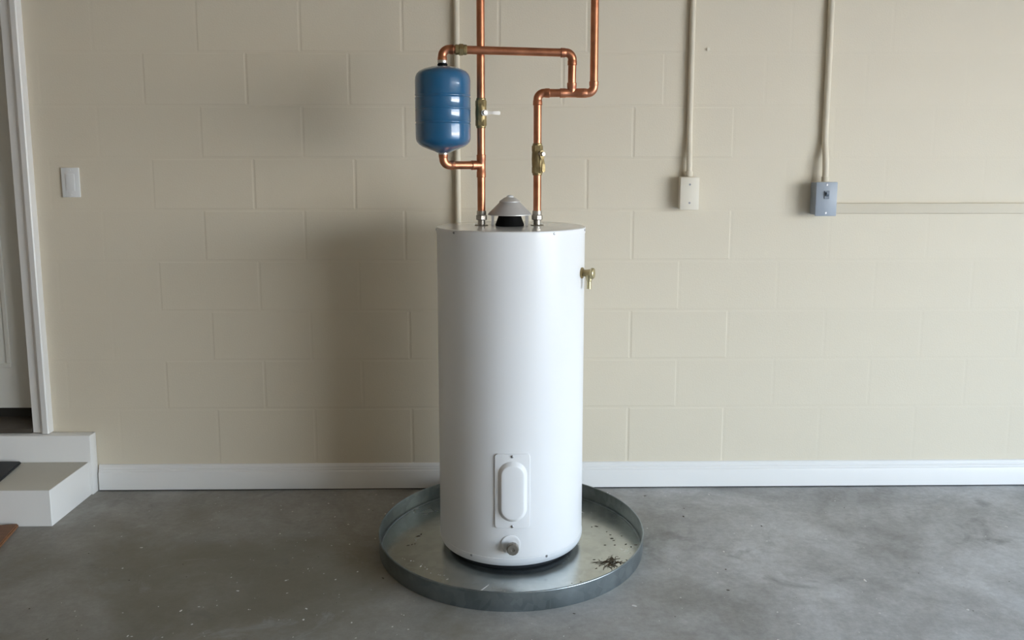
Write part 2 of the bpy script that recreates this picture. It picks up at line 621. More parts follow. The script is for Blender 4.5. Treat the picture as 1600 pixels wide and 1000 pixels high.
def casing(bm, x_in, x_out, z0, z1):
    s = 1 if x_out > x_in else -1
    pts = [(x_in, WY + 0.004), (x_in, WY - 0.016), (x_in + s * 0.030, WY - 0.018), (x_in + s * 0.040, WY - 0.028), (x_in + s * 0.048, WY - 0.034),
           (x_out - s * 0.004, WY - 0.036), (x_out, WY - 0.032), (x_out, WY + 0.004)]
    poly_prism(bm, pts, 'z', z0, z1)


casing(bm, -1.938, -1.866, 0.252, DOOR_Z1 + 0.05)
casing(bm, DOOR_X0 + 0.012, DOOR_X0 - 0.06, 0.252, DOOR_Z1 + 0.05)
box(bm, DOOR_X0 + 0.012, -1.938, WY - 0.034, WY + 0.004, DOOR_Z1 - 0.012, DOOR_Z1 + 0.05, 0.003)
struct('trim_1', bm, M['white_trim'], smooth=30)

# ------------------------------------------------------------------ door step
SX = -1.706
step = thing('door_step', 'white painted step with beige tread below the door at the left', 'step', (-2.4, 0.30, 0))
box(bm := BM(), -3.0, SX - 0.004, 0.148, WY - 0.052, 0.0, 0.122, 0.003)
obj('riser', bm, M['white_trim'], step)
box(bm := BM(), -3.0, SX, 0.142, WY - 0.052, 0.122, 0.140, 0.004)
obj('tread', bm, M['tread'], step)['label'] = 'beige tread'
box(bm := BM(), -3.0, SX + 0.002, 0.1405, 0.1425, 0.0, 0.139, 0.0008, 1)
obj('front_board', bm, M['white_trim'], step)
box(bm := BM(), SX - 0.001, SX + 0.002, 0.1425, WY - 0.052, 0.0, 0.139, 0.0008, 1)
obj('end_board', bm, M['white_trim'], step)
box(bm := BM(), -3.0, -1.694, WY - 0.052, WY - 0.0005, 0.0, 0.249, 0.004)
obj('upper_riser', bm, M['white_trim'], step)


def flat_quad(name, pts, z0, z1, mat, bevel=0.004):
    bm = BM()
    poly_prism(bm, pts, 'z', z0, z1)
    bmesh.ops.bevel(bm, geom=bm.edges[:], offset=bevel, segments=2, affect='EDGES')
    return obj(name, bm, mat)


o = flat_quad('rubber_mat', [(-1.962, 0.410), (-1.925, 0.190), (-2.50, 0.160), (-2.50, 0.412)], 0.1402, 0.152, M['dark_rubber'])
tag(o, 'black rubber mat lying on the beige step tread', 'mat')
o = flat_quad('wooden_board', [(-1.822, 0.134), (-1.770, -0.12), (-2.40, -0.25), (-2.45, 0.006)], 0.0, 0.016, M['wood'])
tag(o, 'brown wooden board lying on the concrete in front of the white step', 'board')

# ------------------------------------------------------------------ wall fittings
sw = thing('light_switch', 'white light switch on the cream wall right of the door', 'switch', (-1.722, WY, 1.264))
box(bm := BM(), -1.757, -1.687, WY - 0.008, WY + 0.0005, 1.206, 1.322, 0.003)
obj('switch_plate', bm, M['plate'], sw)
box(bm := BM(), -1.739, -1.705, WY - 0.011, WY - 0.006, 1.231, 1.297, 0.0015)
rk = obj('rocker', bm, M['plate'], sw)
for z in (1.216, 1.312):
    cyl(bm := BM(), (-1.722, WY - 0.0095, z), (-1.722, WY - 0.0075, z), 0.0035, 10)
    obj('screw', bm, M['plate'], sw)


def conduit(name_label, x, z0, z1, r, out=0.0):
    t = thing('conduit', name_label, 'conduit', (x, WY - r, z0), None)
    y = WY - r - 0.001
    if out:      # offset bend away from the wall into the box
        pts = [(x, y - out, z0), (x, y - out, z0 + 0.035)]
        pts += [(x, y - out * (0.5 + 0.5 * math.cos(PI * i / 10)), z0 + 0.035 + 0.15 * i / 10) for i in range(1, 11)]
        pts += [(x, y, (z0 + z1) / 2), (x, y, z1)]
    else:
        pts = [(x, y, z0), (x, y, (z0 + z1) / 2), (x, y, z1)]
    tube(bm := BM(), pts, r, 18)
    obj('pipe', bm, M['wall'], t)
    return t


CR = 0.0122
c1 = conduit('cream painted conduit running down the wall behind the copper pipes', -0.203, 0.112, CEIL, 0.0115)
c2 = conduit('cream painted conduit dropping into the cream junction box', 0.709, 1.287, CEIL, 0.0112, 0.012)
c3 = conduit('cream painted conduit dropping into the blue grey switch box', 1.246, 1.267, CEIL, CR, 0.022)
for t, x, z, yo in ((c2, 0.709, 1.287, 0.0242), (c3, 1.246, 1.267, 0.0355)):
    cyl(bm := BM(), (x, WY - yo, z), (x, WY - yo, z + 0.020), CR + 0.0025, 18, bevel=0.001)
    obj('connector', bm, M['wall'], t)
for t, x, zs in ((c1, -0.203, (2.1,)), (c2, 0.709, (2.15,)), (c3, 1.246, (2.15,))):
    for z in zs:
        box(bm := BM(), x - 0.032, x + 0.032, WY - 0.003, WY, z - 0.008, z + 0.008, 0.001, 1)
        obj('strap', bm, M['wall'], t)

jb = thing('junction_box', 'cream painted junction box with blank cover on the wall', 'box', (0.708, WY, 1.157))
box(bm := BM(), 0.673, 0.743, WY - 0.044, WY, 1.160, 1.286, 0.003)
obj('body', bm, M['ivory'], jb)
box(bm := BM(), 0.671, 0.745, WY - 0.049, WY - 0.044, 1.157, 1.283, 0.002)
obj('cover', bm, M['ivory'], jb)
for z in (1.184, 1.256):
    cyl(bm := BM(), (0.708, WY - 0.0505, z), (0.708, WY - 0.0485, z), 0.004, 10)
    obj('screw', bm, M['screw'], jb)

sb = thing('switch_box', 'blue grey metal switch box with dark toggle on the wall', 'box', (1.24, WY, 1.134))
box(bm := BM(), 1.203, 1.280, WY - 0.062, WY, 1.137, 1.264, 0.004)
obj('body', bm, M['bluegrey'], sb)
box(bm := BM(), 1.199, 1.283, WY - 0.070, WY - 0.062, 1.133, 1.266, 0.003)
cv = obj('cover', bm, M['bluegrey'], sb)
box(bm := BM(), 1.231, 1.251, WY - 0.073, WY - 0.069, 1.200, 1.232, 0.001, 1)
tp = obj('toggle_plate', bm, M['dark_blue'], sb)
poly_prism(bm := BM(), [(WY - 0.072, 1.209), (WY - 0.072, 1.223), (WY - 0.083, 1.227), (WY - 0.083, 1.219)], 'x', 1.236, 1.246)
obj('toggle', bm, M['dark_blue'], sb)
for x, z in ((1.241, 1.145), (1.241, 1.255)):
    cyl(bm := BM(), (x, WY - 0.0715, z), (x, WY - 0.0695, z), 0.004, 10)
    obj('screw', bm, M['screw'], sb)

rw = thing('wall_raceway', 'flat cream painted raceway running right from the blue grey box', 'raceway', (2.2, WY, 1.138))
box(bm := BM(), 1.282, RIGHT_X - 0.001, WY - 0.012, WY, 1.139, 1.181, 0.004)
obj('channel', bm, M['wall'], rw)

bm = BM()
cyl(bm, (0.776, WY - 0.004, 1.779), (0.776, WY + 0.01, 1.779), 0.004, 12)
lathe(bm, [(0, 0), (0.005, 0.0005), (0.006, 0.002), (0, 0.0025)], (0.776, WY - 0.0035, 1.779), (0, -1, 0), 12)
tag(obj('nail', bm, M['ivory']), 'small painted nail head high on the wall right of the conduit', 'nail')

# ------------------------------------------------------------------ drain pan
PC = Vector((0, -0.005, 0))
PR, PH = 0.4640, 0.064
pan = thing('drain_pan', 'round galvanized drain pan on the floor under the water heater', 'pan', PC)
lathe(bm := BM(), [(0, 0.0005), (PR - 0.004, 0.0005), (PR - 0.002, 0.0035), (PR - 0.006, 0.0045), (0, 0.0035)], PC, seg=128)
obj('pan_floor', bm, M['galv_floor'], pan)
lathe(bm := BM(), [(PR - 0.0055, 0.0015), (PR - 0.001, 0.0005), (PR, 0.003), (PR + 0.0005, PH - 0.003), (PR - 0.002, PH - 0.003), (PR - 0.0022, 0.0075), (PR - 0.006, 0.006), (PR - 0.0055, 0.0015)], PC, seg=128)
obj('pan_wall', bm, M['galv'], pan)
prof = [(PR - 0.0002 + 0.0030 * math.cos(a), PH - 0.002 + 0.0030 * math.sin(a)) for a in [2 * PI * i / 10 for i in range(11)]]
lathe(bm := BM(), prof, PC, seg=128)
bmesh.ops.remove_doubles(bm, verts=bm.verts[:], dist=1e-6)
obj('rolled_rim', bm, M['galv'], pan)
prof = [(PR - 0.0060 + 0.0028 * math.cos(a), 0.0058 + 0.0028 * math.sin(a)) for a in [2 * PI * i / 8 for i in range(9)]]
lathe(bm := BM(), prof, PC, seg=128)
bmesh.ops.remove_doubles(bm, verts=bm.verts[:], dist=1e-6)
obj('floor_seam', bm, M['galv'], pan)

# ------------------------------------------------------------------ water heater
HR, ZB, ZT = 0.2505, 0.028, 1.1272
heater = thing('water_heater', 'tall white cylindrical water heater standing in the galvanized pan', 'water heater', (0, 0, 0.0045))
lathe(bm := BM(), [(0, 0.0046), (0.215, 0.0046), (0.222, 0.010), (0.222, 0.034), (0, 0.034)], seg=96)
obj('base_ring', bm, M['dark_rubber'], heater)['label'] = 'black base ring'
lathe(bm := BM(), [(0, ZB + 0.003), (HR - 0.012, ZB + 0.001), (HR - 0.004, ZB + 0.004), (HR - 0.001, ZB + 0.010), (HR, ZB + 0.018), (HR, 1.110), (0, 1.110)], seg=160)
obj('jacket', bm, M['enamel'], heater)
lathe(bm := BM(), [(HR - 0.003, 0.046), (HR + 0.0012, 0.046), (HR + 0.0014, 0.050), (HR + 0.0012, 0.0575), (HR + 0.0004, 0.0582), (HR - 0.003, 0.0582)], seg=160)
lathe(bm, [(HR - 0.003, ZB + 0.012), (HR - 0.001, ZB + 0.0095), (HR + 0.0012, ZB + 0.017), (HR + 0.0012, 0.046), (HR - 0.003, 0.046)], seg=160)
obj('bottom_band', bm, M['enamel'], heater)
lathe(bm := BM(), [(HR - 0.002, 1.1065), (HR + 0.0016, 1.1060), (HR + 0.0018, ZT - 0.006), (HR + 0.0010, ZT - 0.0030), (HR - 0.002, ZT - 0.0030)], seg=160)
obj('cap_band', bm, M['enamel'], heater)
lathe(bm := BM(), [(0, ZT - 0.0040), (HR + 0.0004, ZT - 0.0040), (HR + 0.0006, ZT - 0.0022), (HR - 0.003, ZT - 0.0004), (HR - 0.007, ZT), (0, ZT)], seg=160)
obj('top_cap', bm, M['cap_enamel'], heater)


def at_angle(deg, z, r):
    """Point on the heater's side; 0 degrees faces the front, positive turns to the right."""
    a = R(deg)
    return Vector((r * math.sin(a), -r * math.cos(a), z)), Vector((math.sin(a), -math.cos(a), 0))


for deg, z in ((-47, 1.1175), (32, 1.1175), (-32, 0.0535), (27, 0.0535), (75, 1.1175), (-85, 1.1175)):
    p, n = at_angle(deg, z, HR + 0.0008)
    lathe(bm := BM(), [(0, 0), (0.0042, 0), (0.0042, 0.0012), (0.003, 0.0028), (0, 0.0034)], p, n, 12)
    obj('screw', bm, M['screw'], heater)


def rr_loop(hw, hh, r, per=8):
    """Rounded rectangle outline, same vertex count for any size."""
    pts = []
    for cx, cz, a0 in ((hw - r, hh - r, 0), (-hw + r, hh - r, 90), (-hw + r, -hh + r, 180), (hw - r, -hh + r, 270)):
        for i in range(per + 1):
            a = R(a0 + 90 * i / per)
            pts.append((cx + r * math.cos(a), cz + r * math.sin(a)))
    # subdivide the straight sides so the plate follows the jacket
    out = []
    for i, p in enumerate(pts):
        out.append(p)
        q = pts[(i + 1) % len(pts)]
        if i % (per + 1) == per:
            for k in range(1, 5):
                out.append((p[0] + (q[0] - p[0]) * k / 5, p[1] + (q[1] - p[1]) * k / 5))
    return out


def curved_stack(loops, cx, cz, cap_last=True):
    bm = BM()
    rings = []
    for hw, hh, r, d in loops:
        ring = []
        for u, v in rr_loop(hw, hh, r):
            a = (cx + u) / HR
            ring.append(bm.verts.new(((HR + d) * math.sin(a), -(HR + d) * math.cos(a), cz + v)))
        rings.append(ring)
    for a, b in zip(rings, rings[1:]):
        n = len(a)
        for i in range(n):
            j = (i + 1) % n
            bm.faces.new((a[i], a[j], b[j], b[i]))
    bm.faces.new(rings[-1])
    return bm


PZ = 0.2885
plate = [(0.0565, 0.1255, 0.012, -0.002), (0.0565, 0.1255, 0.012, 0.0034), (0.0555, 0.1245, 0.011, 0.0046)]
for i in range(1, 13):      # rings across the plate so it follows the round jacket
    t = i / 12
    plate.append((0.0555 + (0.0020 - 0.0555) * t, 0.1245 + (0.071 - 0.1245) * t, 0.011 + (0.0019 - 0.011) * t, 0.0046))
bm = curved_stack(plate, 0.001, PZ)
panel = obj('access_panel', bm, M['enamel'], heater)
bm = curved_stack([(0.0468, 0.1020, 0.0458, 0.0040), (0.0458, 0.1010, 0.0448, 0.0052), (0.0360, 0.0915, 0.0353, 0.0138), (0.0342, 0.0897, 0.0335, 0.0150), (0.0320, 0.0875, 0.0315, 0.0154),
                   (0.024, 0.0765, 0.0236, 0.0154), (0.016, 0.0685, 0.0157, 0.0154), (0.009, 0.0615, 0.0088, 0.0154), (0.0015, 0.0540, 0.0014, 0.0154)], 0.0015, PZ)
obj('raised_cover', bm, M['enamel'], panel)
for z in (PZ + 0.1175, PZ - 0.1175):
    p, n = at_angle(0, z, HR + 0.0044)
    lathe(bm := BM(), [(0, 0), (0.0046, 0), (0.0046, 0.0016), (0.003, 0.0032), (0, 0.0038)], p, n, 12)
    obj('screw', bm, M['screw'], panel)

# drain valve at the bottom
p, n = at_angle(0.4, 0.1035, HR - 0.001)
lathe(bm := BM(), [(0.032, 0), (0.032, 0.0014), (0.029, 0.0024), (0.025, 0.0020), (0.016, 0.0012), (0.0, 0.0012)], p + Vector((-0.006, 0, 0.004)), n, 40)
esc = obj('drain_escutcheon', bm, M['enamel'], heater)
bm = BM()
cyl(bm, p + n * 0.0, p + n * 0.020, 0.0115, 20)
lathe(bm, [(0, 0.014), (0.0175, 0.014), (0.0200, 0.017), (0.0200, 0.030), (0.0175, 0.0335), (0.006, 0.0335), (0.005, 0.031), (0, 0.031)], p, n, 12)
obj('drain_valve', bm, M['knob'], heater, smooth=20)['label'] = 'grey brown faceted drain knob'

# relief valve on the upper right side
p, n = at_angle(68, 0.9775, HR - 0.001)
bm = BM()
lathe(bm, [(0, 0), (0.0175, 0), (0.0185, 0.002), (0.0180, 0.006), (0.0120, 0.0075), (0.0112, 0.012), (0.0120, 0.022), (0.0140, 0.032), (0.0150, 0.035), (0, 0.035)], p, n, 24)
rv = obj('relief_valve', bm, M['brass'], heater)
rv['label'] = 'brass relief valve with outlet tube'
lathe(bm := BM(), [(0, 0.034), (0.0175, 0.034), (0.0185, 0.036), (0.0180, 0.042), (0.0155, 0.0445), (0.006, 0.0455), (0, 0.0455)], p, n, 24)
obj('valve_cap', bm, M['brass_light'], rv)
q = p + n * 0.027
lathe(bm := BM(), [(0, -0.052), (0.0045, -0.052), (0.0078, -0.0515), (0.0078, -0.026), (0.0098, -0.024), (0.0115, -0.004), (0, 0)], q, (0, 0, 1), 18)
obj('outlet_tube', bm, M['brass_light'], rv)

# pipe nipples on the top
NIP = {'left': (-0.100, 0.012), 'right': (0.0895, 0.012)}
for key, (nx, ny) in NIP.items():
    bm = BM()
    lathe(bm, [(0, ZT), (0.0125, ZT), (0.0125, ZT + 0.020), (0, ZT + 0.020)], (nx, ny, 0), seg=20)
    nip = obj('pipe_nipple', bm, M['steel'], heater)
    lathe(bm := BM(), [(0, ZT + 0.018), (0.0145, ZT + 0.018), (0.0185, ZT + 0.021), (0.0185, ZT + 0.034), (0.0150, ZT + 0.037), (0, ZT + 0.037)], (nx, ny, 0), seg=8)
    obj('union_nut', bm, M['steel'], nip, smooth=20)
    lathe(bm := BM(), [(0, ZT + 0.036), (0.0150, ZT + 0.036), (0.0160, ZT + 0.040), (0.0155, ZT + 0.050), (0, ZT + 0.051)], (nx, ny, 0), seg=20)
    obj('collar', bm, M['steel'], nip)
    lathe(bm := BM(), [(0.012, ZT), (0.024, ZT), (0.022, ZT + 0.0022), (0.012, ZT + 0.0030)], (nx, ny, 0), seg=20)
    obj('gasket', bm, M['knob'], nip)

# flue collar and draft hood
HX = -0.004
lathe(bm := BM(), [(0, ZT), (0.048, ZT), (0.0495, ZT + 0.003), (0.046, ZT + 0.012), (0.038, ZT + 0.034), (0.036, ZT + 0.035), (0.034, ZT + 0.030), (0, ZT + 0.026)], (HX, 0, 0), seg=40)
obj('flue_collar', bm, M['black'], heater)['label'] = 'black flue collar'
bm = BM()
lathe(bm, [(0.0705, ZT + 0.0370), (0.0735, ZT + 0.0368), (0.0735, ZT + 0.0400), (0.0690, ZT + 0.0460), (0.0340, ZT + 0.0800), (0, ZT + 0.0810)], (HX, 0, 0), seg=48)
hood = obj('draft_hood', bm, M['hood'], heater)
lathe(bm := BM(), [(0.0320, ZT + 0.0795), (0.0355, ZT + 0.0800), (0.0350, ZT + 0.0830), (0.0190, ZT + 0.0945), (0.0130, ZT + 0.0965), (0, ZT + 0.0970)], (HX, 0, 0), seg=40)
obj('hood_cap', bm, M['hood'], hood)
lathe(bm := BM(), [(0, ZT + 0.0955), (0.0125, ZT + 0.0955), (0.0125, ZT + 0.0985), (0.0095, ZT + 0.1020), (0.0045, ZT + 0.1035), (0, ZT + 0.1037)], (HX + 0.001, 0, 0), seg=24)
obj('hood_knob', bm, M['plate'], hood)['label'] = 'pale knob'
lathe(bm := BM(), [(0.0705, ZT + 0.0368), (0.060, ZT + 0.046), (0.030, ZT + 0.078), (0, ZT + 0.08)], (HX, 0, 0), seg=48)
obj('hood_underside', bm, M['hood'], hood)
for deg in (20, 160, 200, 340):
    a = R(deg)
    d = Vector((math.cos(a), math.sin(a), 0))
    t = Vector((1, 0, 0))
    bm = BM()
    c0 = Vector((HX, 0, 0)) + d * 0.0615
    path = [(0, ZT + 0.0008, 0.008), (0, ZT + 0.0008, 0.0), (0, ZT + 0.041, 0.0)]
    secs = []
    for k, (_, z, off) in enumerate(path):
        c = c0 + Vector((0, off, z))
        nrm = (Vector((0, 0, 1)) if k == 0 else Vector((0, -0.7, 0.7)) if k == 1 else Vector((0, -1, 0))) * 0.0008
        secs.append([bm.verts.new(c + t * s1 * 0.0048 + nrm * s2) for s1, s2 in ((-1, -1), (1, -1), (1, 1), (-1, 1))])
    for A, B in zip(secs, secs[1:]):
        for i in range(4):
            bm.faces.new((A[i], A[(i + 1) % 4], B[(i + 1) % 4], B[i]))
    bm.faces.new(secs[0])
    bm.faces.new(secs[-1])
    obj('hood_leg', bm, M['hood'], hood, smooth=20)

# ------------------------------------------------------------------ copper plumbing
PRAD, FRAD = 0.0135, 0.0156


def pipe(parent, p0, p1, r=PRAD):
    p0, p1 = Vector(p0), Vector(p1)
    tube(bm := BM(), [p0, p0.lerp(p1, 0.5), p1], r, 24)
    return obj('pipe', bm, M['copper'], parent)


def elbow(parent, corner, d_in, d_out, R0=0.022, sock=0.018):
    """Copper elbow: d_in and d_out point from the corner towards its two open ends."""
    c, a, b = Vector(corner), Vector(d_in).normalized(), Vector(d_out).normalized()
    path, rad = [], []
    ang = a.angle(b)
    tl = R0 / math.tan(ang / 2)
    e0, e1 = c + a * tl, c + b * tl

    def add(p, r):
        path.append(p)
        rad.append(r)
    add(e0 + a * sock, FRAD - 0.0006)
    add(e0 + a * (sock - 0.0015), FRAD + 0.0006)
    add(e0 + a * (sock - 0.004), FRAD + 0.0002)
    add(e0 + a * 0.004, FRAD)
    add(e0 + a * 0.002, FRAD - 0.0010)
    centre = c + (a + b).normalized() * (R0 / math.sin(ang / 2))
    u, v = e0 - centre, e1 - centre
    n = 9
    for i in range(n + 1):
        q = u.normalized().slerp(v.normalized(), i / n) if False else None
        th = u.angle(v) * i / n
        axis = u.cross(v).normalized()
        add(centre + (Matrix.Rotation(th, 3, axis) @ u), FRAD - 0.0012)
    add(e1 + b * 0.002, FRAD - 0.0010)
    add(e1 + b * 0.004, FRAD)
    add(e1 + b * (sock - 0.004), FRAD + 0.0002)
    add(e1 + b * (sock - 0.0015), FRAD + 0.0006)
    add(e1 + b * sock, FRAD - 0.0006)
    tube(bm := BM(), path, rad, 24)
    return obj('elbow', bm, M['copper'], parent)


def socket_run(bm, p0, p1, mid=FRAD - 0.0010):
    p0, p1 = Vector(p0), Vector(p1)
    d = (p1 - p0).normalized()
    h = (p1 - p0).length
    s = min(0.019, h * 0.3)
    path = [0, 0.0015, 0.004, s, s + 0.002, h - s - 0.002, h - s, h - 0.004, h - 0.0015, h]
    rad = [FRAD - 0.0006, FRAD + 0.0006, FRAD + 0.0002, FRAD, mid, mid, FRAD, FRAD + 0.0002, FRAD + 0.0006, FRAD - 0.0006]
    tube(bm, [p0 + d * x for x in path], rad, 24)


def tee(parent, p0, p1, mid, branch_dir, blen=0.030):
    bm = BM()
    socket_run(bm, p0, p1)
    m, d = Vector(mid), Vector(branch_dir).normalized()
    path = [m + d * x for x in (0.002, 0.012, blen - 0.018, blen - 0.016, blen - 0.0015, blen)]
    tube(bm, path, [FRAD - 0.001, FRAD - 0.001, FRAD - 0.001, FRAD, FRAD + 0.0006, FRAD - 0.0006], 24)
    return obj('tee', bm, M['copper'], parent)


def ball_valve(parent, x, y, z0, z1, stem_dir, lever_dir, lever_len, lever_mat, stem_z=None):
    """Vertical ball valve: two hexagonal ends, a ball body, a stem nut and a lever handle."""
    h = z1 - z0
    zc = (z0 + z1) / 2 if stem_z is None else stem_z
    bm = BM()
    lathe(bm, [(0, 0), (0.0150, 0), (0.0160, 0.002), (0.0160, 0.010), (0.0150, 0.012), (0.0168, h * 0.20), (0.0185, h * 0.32), (0.0195, h * 0.5),
               (0.0185, h * 0.68), (0.0168, h * 0.80), (0.0150, h - 0.012), (0.0160, h - 0.010), (0.0160, h - 0.002), (0.0150, h), (0, h)], (x, y, z0), seg=24)
    hex_nut(bm, (x, y, z0 + 0.006), (x, y, z0 + 0.030), 0.0188)
    hex_nut(bm, (x, y, z1 - 0.030), (x, y, z1 - 0.006), 0.0188)
    v = obj('ball_valve', bm, M['brass'], parent, smooth=25)
    v['label'] = 'aged brass ball valve'
    s = Vector(stem_dir).normalized()
    c = Vector((x, y, zc))
    bm = BM()
    cyl(bm, c + s * 0.012, c + s * 0.027, 0.0085, 16)
    hex_nut(bm, c + s * 0.029, c + s * 0.036, 0.0085)
    obj('stem_nut', bm, M['steel'], v, smooth=20)
    # lever: a flat strip with a ring round the stem, cranked outward
    l = Vector(lever_dir).normalized()
    w = s.cross(l).normalized()
    bm = BM()
    secs = []
    for t, out, hw in ((-0.011, 0.0275, 0.0045), (-0.008, 0.0275, 0.0085), (0.0, 0.0275, 0.0100), (0.009, 0.0275, 0.0085), (0.016, 0.0285, 0.0055), (lever_len * 0.45, 0.033, 0.0045), (lever_len * 0.6, 0.034, 0.0055), (lever_len * 0.93, 0.0345, 0.0065), (lever_len, 0.0345, 0.0040)):
        p = c + l * t + s * out
        th = 0.0012 if t < lever_len * 0.5 else 0.0022
        secs.append([bm.verts.new(p + w * hw * a + s * th * b) for a, b in ((-1, -1), (1, -1), (1, 1), (-1, 1))])
    for A, B in zip(secs, secs[1:]):
        for i in range(4):
            bm.faces.new((A[i], A[(i + 1) % 4], B[(i + 1) % 4], B[i]))
    bm.faces.new(secs[0])
    bm.faces.new(secs[-1])
    obj('lever_handle', bm, lever_mat, v, smooth=30)
    return v


TX, TY = -0.2235, -0.042         # expansion tank axis
LX, LY = NIP['left']
RX, RY = NIP['right']
left = thing('copper_riser', 'copper riser with brass valve rising from the left top of the heater', 'pipe', (LX, LY, ZT + 0.050))
pipe(left, (LX, LY, ZT + 0.050), (LX, LY, 1.300))
TEEZ = 1.331
bdir = (TX - LX, TY - LY, 0)
tee(left, (LX, LY, 1.290), (LX, LY, 1.366), (LX, LY, TEEZ), bdir, 0.036)
pipe(left, (LX, LY, 1.360), (LX, LY, 1.462))
ball_valve(left, LX, LY, 1.454, 1.553, (0.45, -0.9, 0), (0.9, 0.45, 0), 0.054, M['lever'])
pipe(left, (LX, LY, 1.548), (LX, LY, CEIL))
bd = Vector(bdir).normalized()
pipe(left, Vector((LX, LY, TEEZ)) + bd * 0.032, Vector((TX, TY, TEEZ)) - bd * 0.036)
elbow(left, (TX, TY, TEEZ), -bd, (0, 0, 1), 0.022, 0.014)

right = thing('copper_riser', 'copper line from the right top of the heater with a branch to the blue tank', 'pipe', (RX, RY, ZT + 0.050))
pipe(right, (RX, RY, ZT + 0.050), (RX, RY, 1.305))
ball_valve(right, RX, RY, 1.297, 1.404, (0.55, -0.83, 0), (0, 0, -1), 0.060, M['brass'], 1.368)
RZ = 1.570
pipe(right, (RX, RY, 1.398), (RX, RY, RZ - 0.036))
elbow(right, (RX, RY, RZ), (0, 0, -1), (1, 0, 0))
BX, UX = 0.2035, 0.2775
pipe(right, (RX + 0.036, RY, RZ), (BX - 0.030, RY, RZ))
tee(right, (BX - 0.040, RY, RZ), (BX + 0.036, RY, RZ), (BX, RY, RZ), (0, -0.10, 1), 0.034)
pipe(right, (BX + 0.030, RY, RZ), (UX - 0.034, RY, RZ))
elbow(right, (UX, RY, RZ), (-1, 0, 0), (0, 0, 1), 0.022, 0.016)
pipe(right, (UX, RY, RZ + 0.034), (UX, RY, CEIL))
TOPZ, TOPY = 1.699, RY - 0.0128
pipe(right, (BX, RY - 0.0030, RZ + 0.030), (BX, TOPY + 0.0036, TOPZ - 0.036))
HZL = 1.7045
hv = Vector((TX - BX, TY - TOPY, HZL - TOPZ)).normalized()
elbow(right, (BX, TOPY, TOPZ), (0, 0.10, -1), hv)
top_r = Vector((BX, TOPY, TOPZ))
top_l = Vector((TX, TY, HZL))
pipe(right, top_r + hv * 0.036, top_l - hv * 0.036)
elbow(right, top_l, -hv, (0, 0, -1), 0.022, 0.014)
# brass check fitting on the horizontal run
f0 = top_l - hv * 0.042
bm = BM()
tube(bm, [f0 - hv * x for x in (0, 0.002, 0.010, 0.012)], [0.0155, 0.0165, 0.0165, 0.0150], 24)
hex_nut(bm, f0 - hv * 0.011, f0 - hv * 0.027, 0.0200)
tube(bm, [f0 - hv * x for x in (0.026, 0.028, 0.036, 0.038)], [0.0150, 0.0168, 0.0168, 0.0150], 24)
obj('brass_fitting', bm, M['brass'], right, smooth=25)['label'] = 'aged brass fitting on the upper run'

# ------------------------------------------------------------------ blue expansion tank
ZT0, ZT1 = 1.3690, 1.6520
tank = thing('expansion_tank', 'blue steel expansion tank hanging between the copper elbows', 'tank', (TX, TY, ZT0))
TR = 0.0905
prof = [(0, 1.3705), (0.020, 1.3712), (0.0280, 1.3755), (0.050, 1.3830), (0.068, 1.3905), (0.080, 1.3985), (0.0870, 1.4070), (0.0898, 1.4160), (TR, 1.4280)]


def groove(z, half=0.0045, deep=0.0016):
    return [(TR, z - half - 0.003), (TR + 0.0008, z - half), (TR - deep, z - 0.0012), (TR - deep, z + 0.0012), (TR + 0.0008, z + half), (TR, z + half + 0.003)]


prof += groove(1.4690) + groove(1.5130, 0.003, 0.0007) + groove(1.5530)
prof += [(TR, 1.5900), (TR, 1.6040), (0.0888, 1.6160), (0.0850, 1.6250), (0.0780, 1.6330), (0.0660, 1.6395), (0.0480, 1.6455), (0.0240, 1.6505), (0, 1.6515)]
lathe(bm := BM(), prof, (TX, TY, 0), seg=96)
obj('shell', bm, M['blue'], tank, smooth=40)
lathe(bm := BM(), [(0, 1.6490), (0.0165, 1.6490), (0.0165, 1.6575), (0.0145, 1.6590), (0.0145, 1.6615), (0, 1.6615)], (TX, TY, 0), seg=24)
obj('neck', bm, M['black'], tank)['label'] = 'black upper neck'
lathe(bm := BM(), [(0, 1.6600), (0.0160, 1.6600), (0.0168, 1.6630), (0.0162, 1.6690), (0, 1.6700)], (TX, TY, 0), seg=24)
obj('solder_joint', bm, M['solder'], tank)
lathe(bm := BM(), [(0, 1.3640), (0.0160, 1.3650), (0.0168, 1.3685), (0.0160, 1.3715), (0, 1.3720)], (TX, TY, 0), seg=24)
obj('solder_joint', bm, M['solder'], tank)

# ------------------------------------------------------------------ dirt and flecks
def fleck(bm, x, y, z, s, flat=0.25):
    n = 6
    a0 = random.random() * PI
    st = random.uniform(1, 2.2)
    rot = random.random() * PI
    top = bm.verts.new((x, y, z + s * flat))
    ring = []
    for k in range(n):
        a = a0 + 2 * PI * k / n
        r = s * random.uniform(0.6, 1.1)
        u, v = r * math.cos(a) * st, r * math.sin(a)
        ring.append(bm.verts.new((x + u * math.cos(rot) - v * math.sin(rot), y + u * math.sin(rot) + v * math.cos(rot), z)))
    for k in range(n):
        bm.faces.new((ring[k], ring[(k + 1) % n], top))
    bm.faces.new(ring[::-1])


def in_pan(x, y):
    return (x - PC.x) ** 2 + (y - PC.y) ** 2 < (PR + 0.02) ** 2


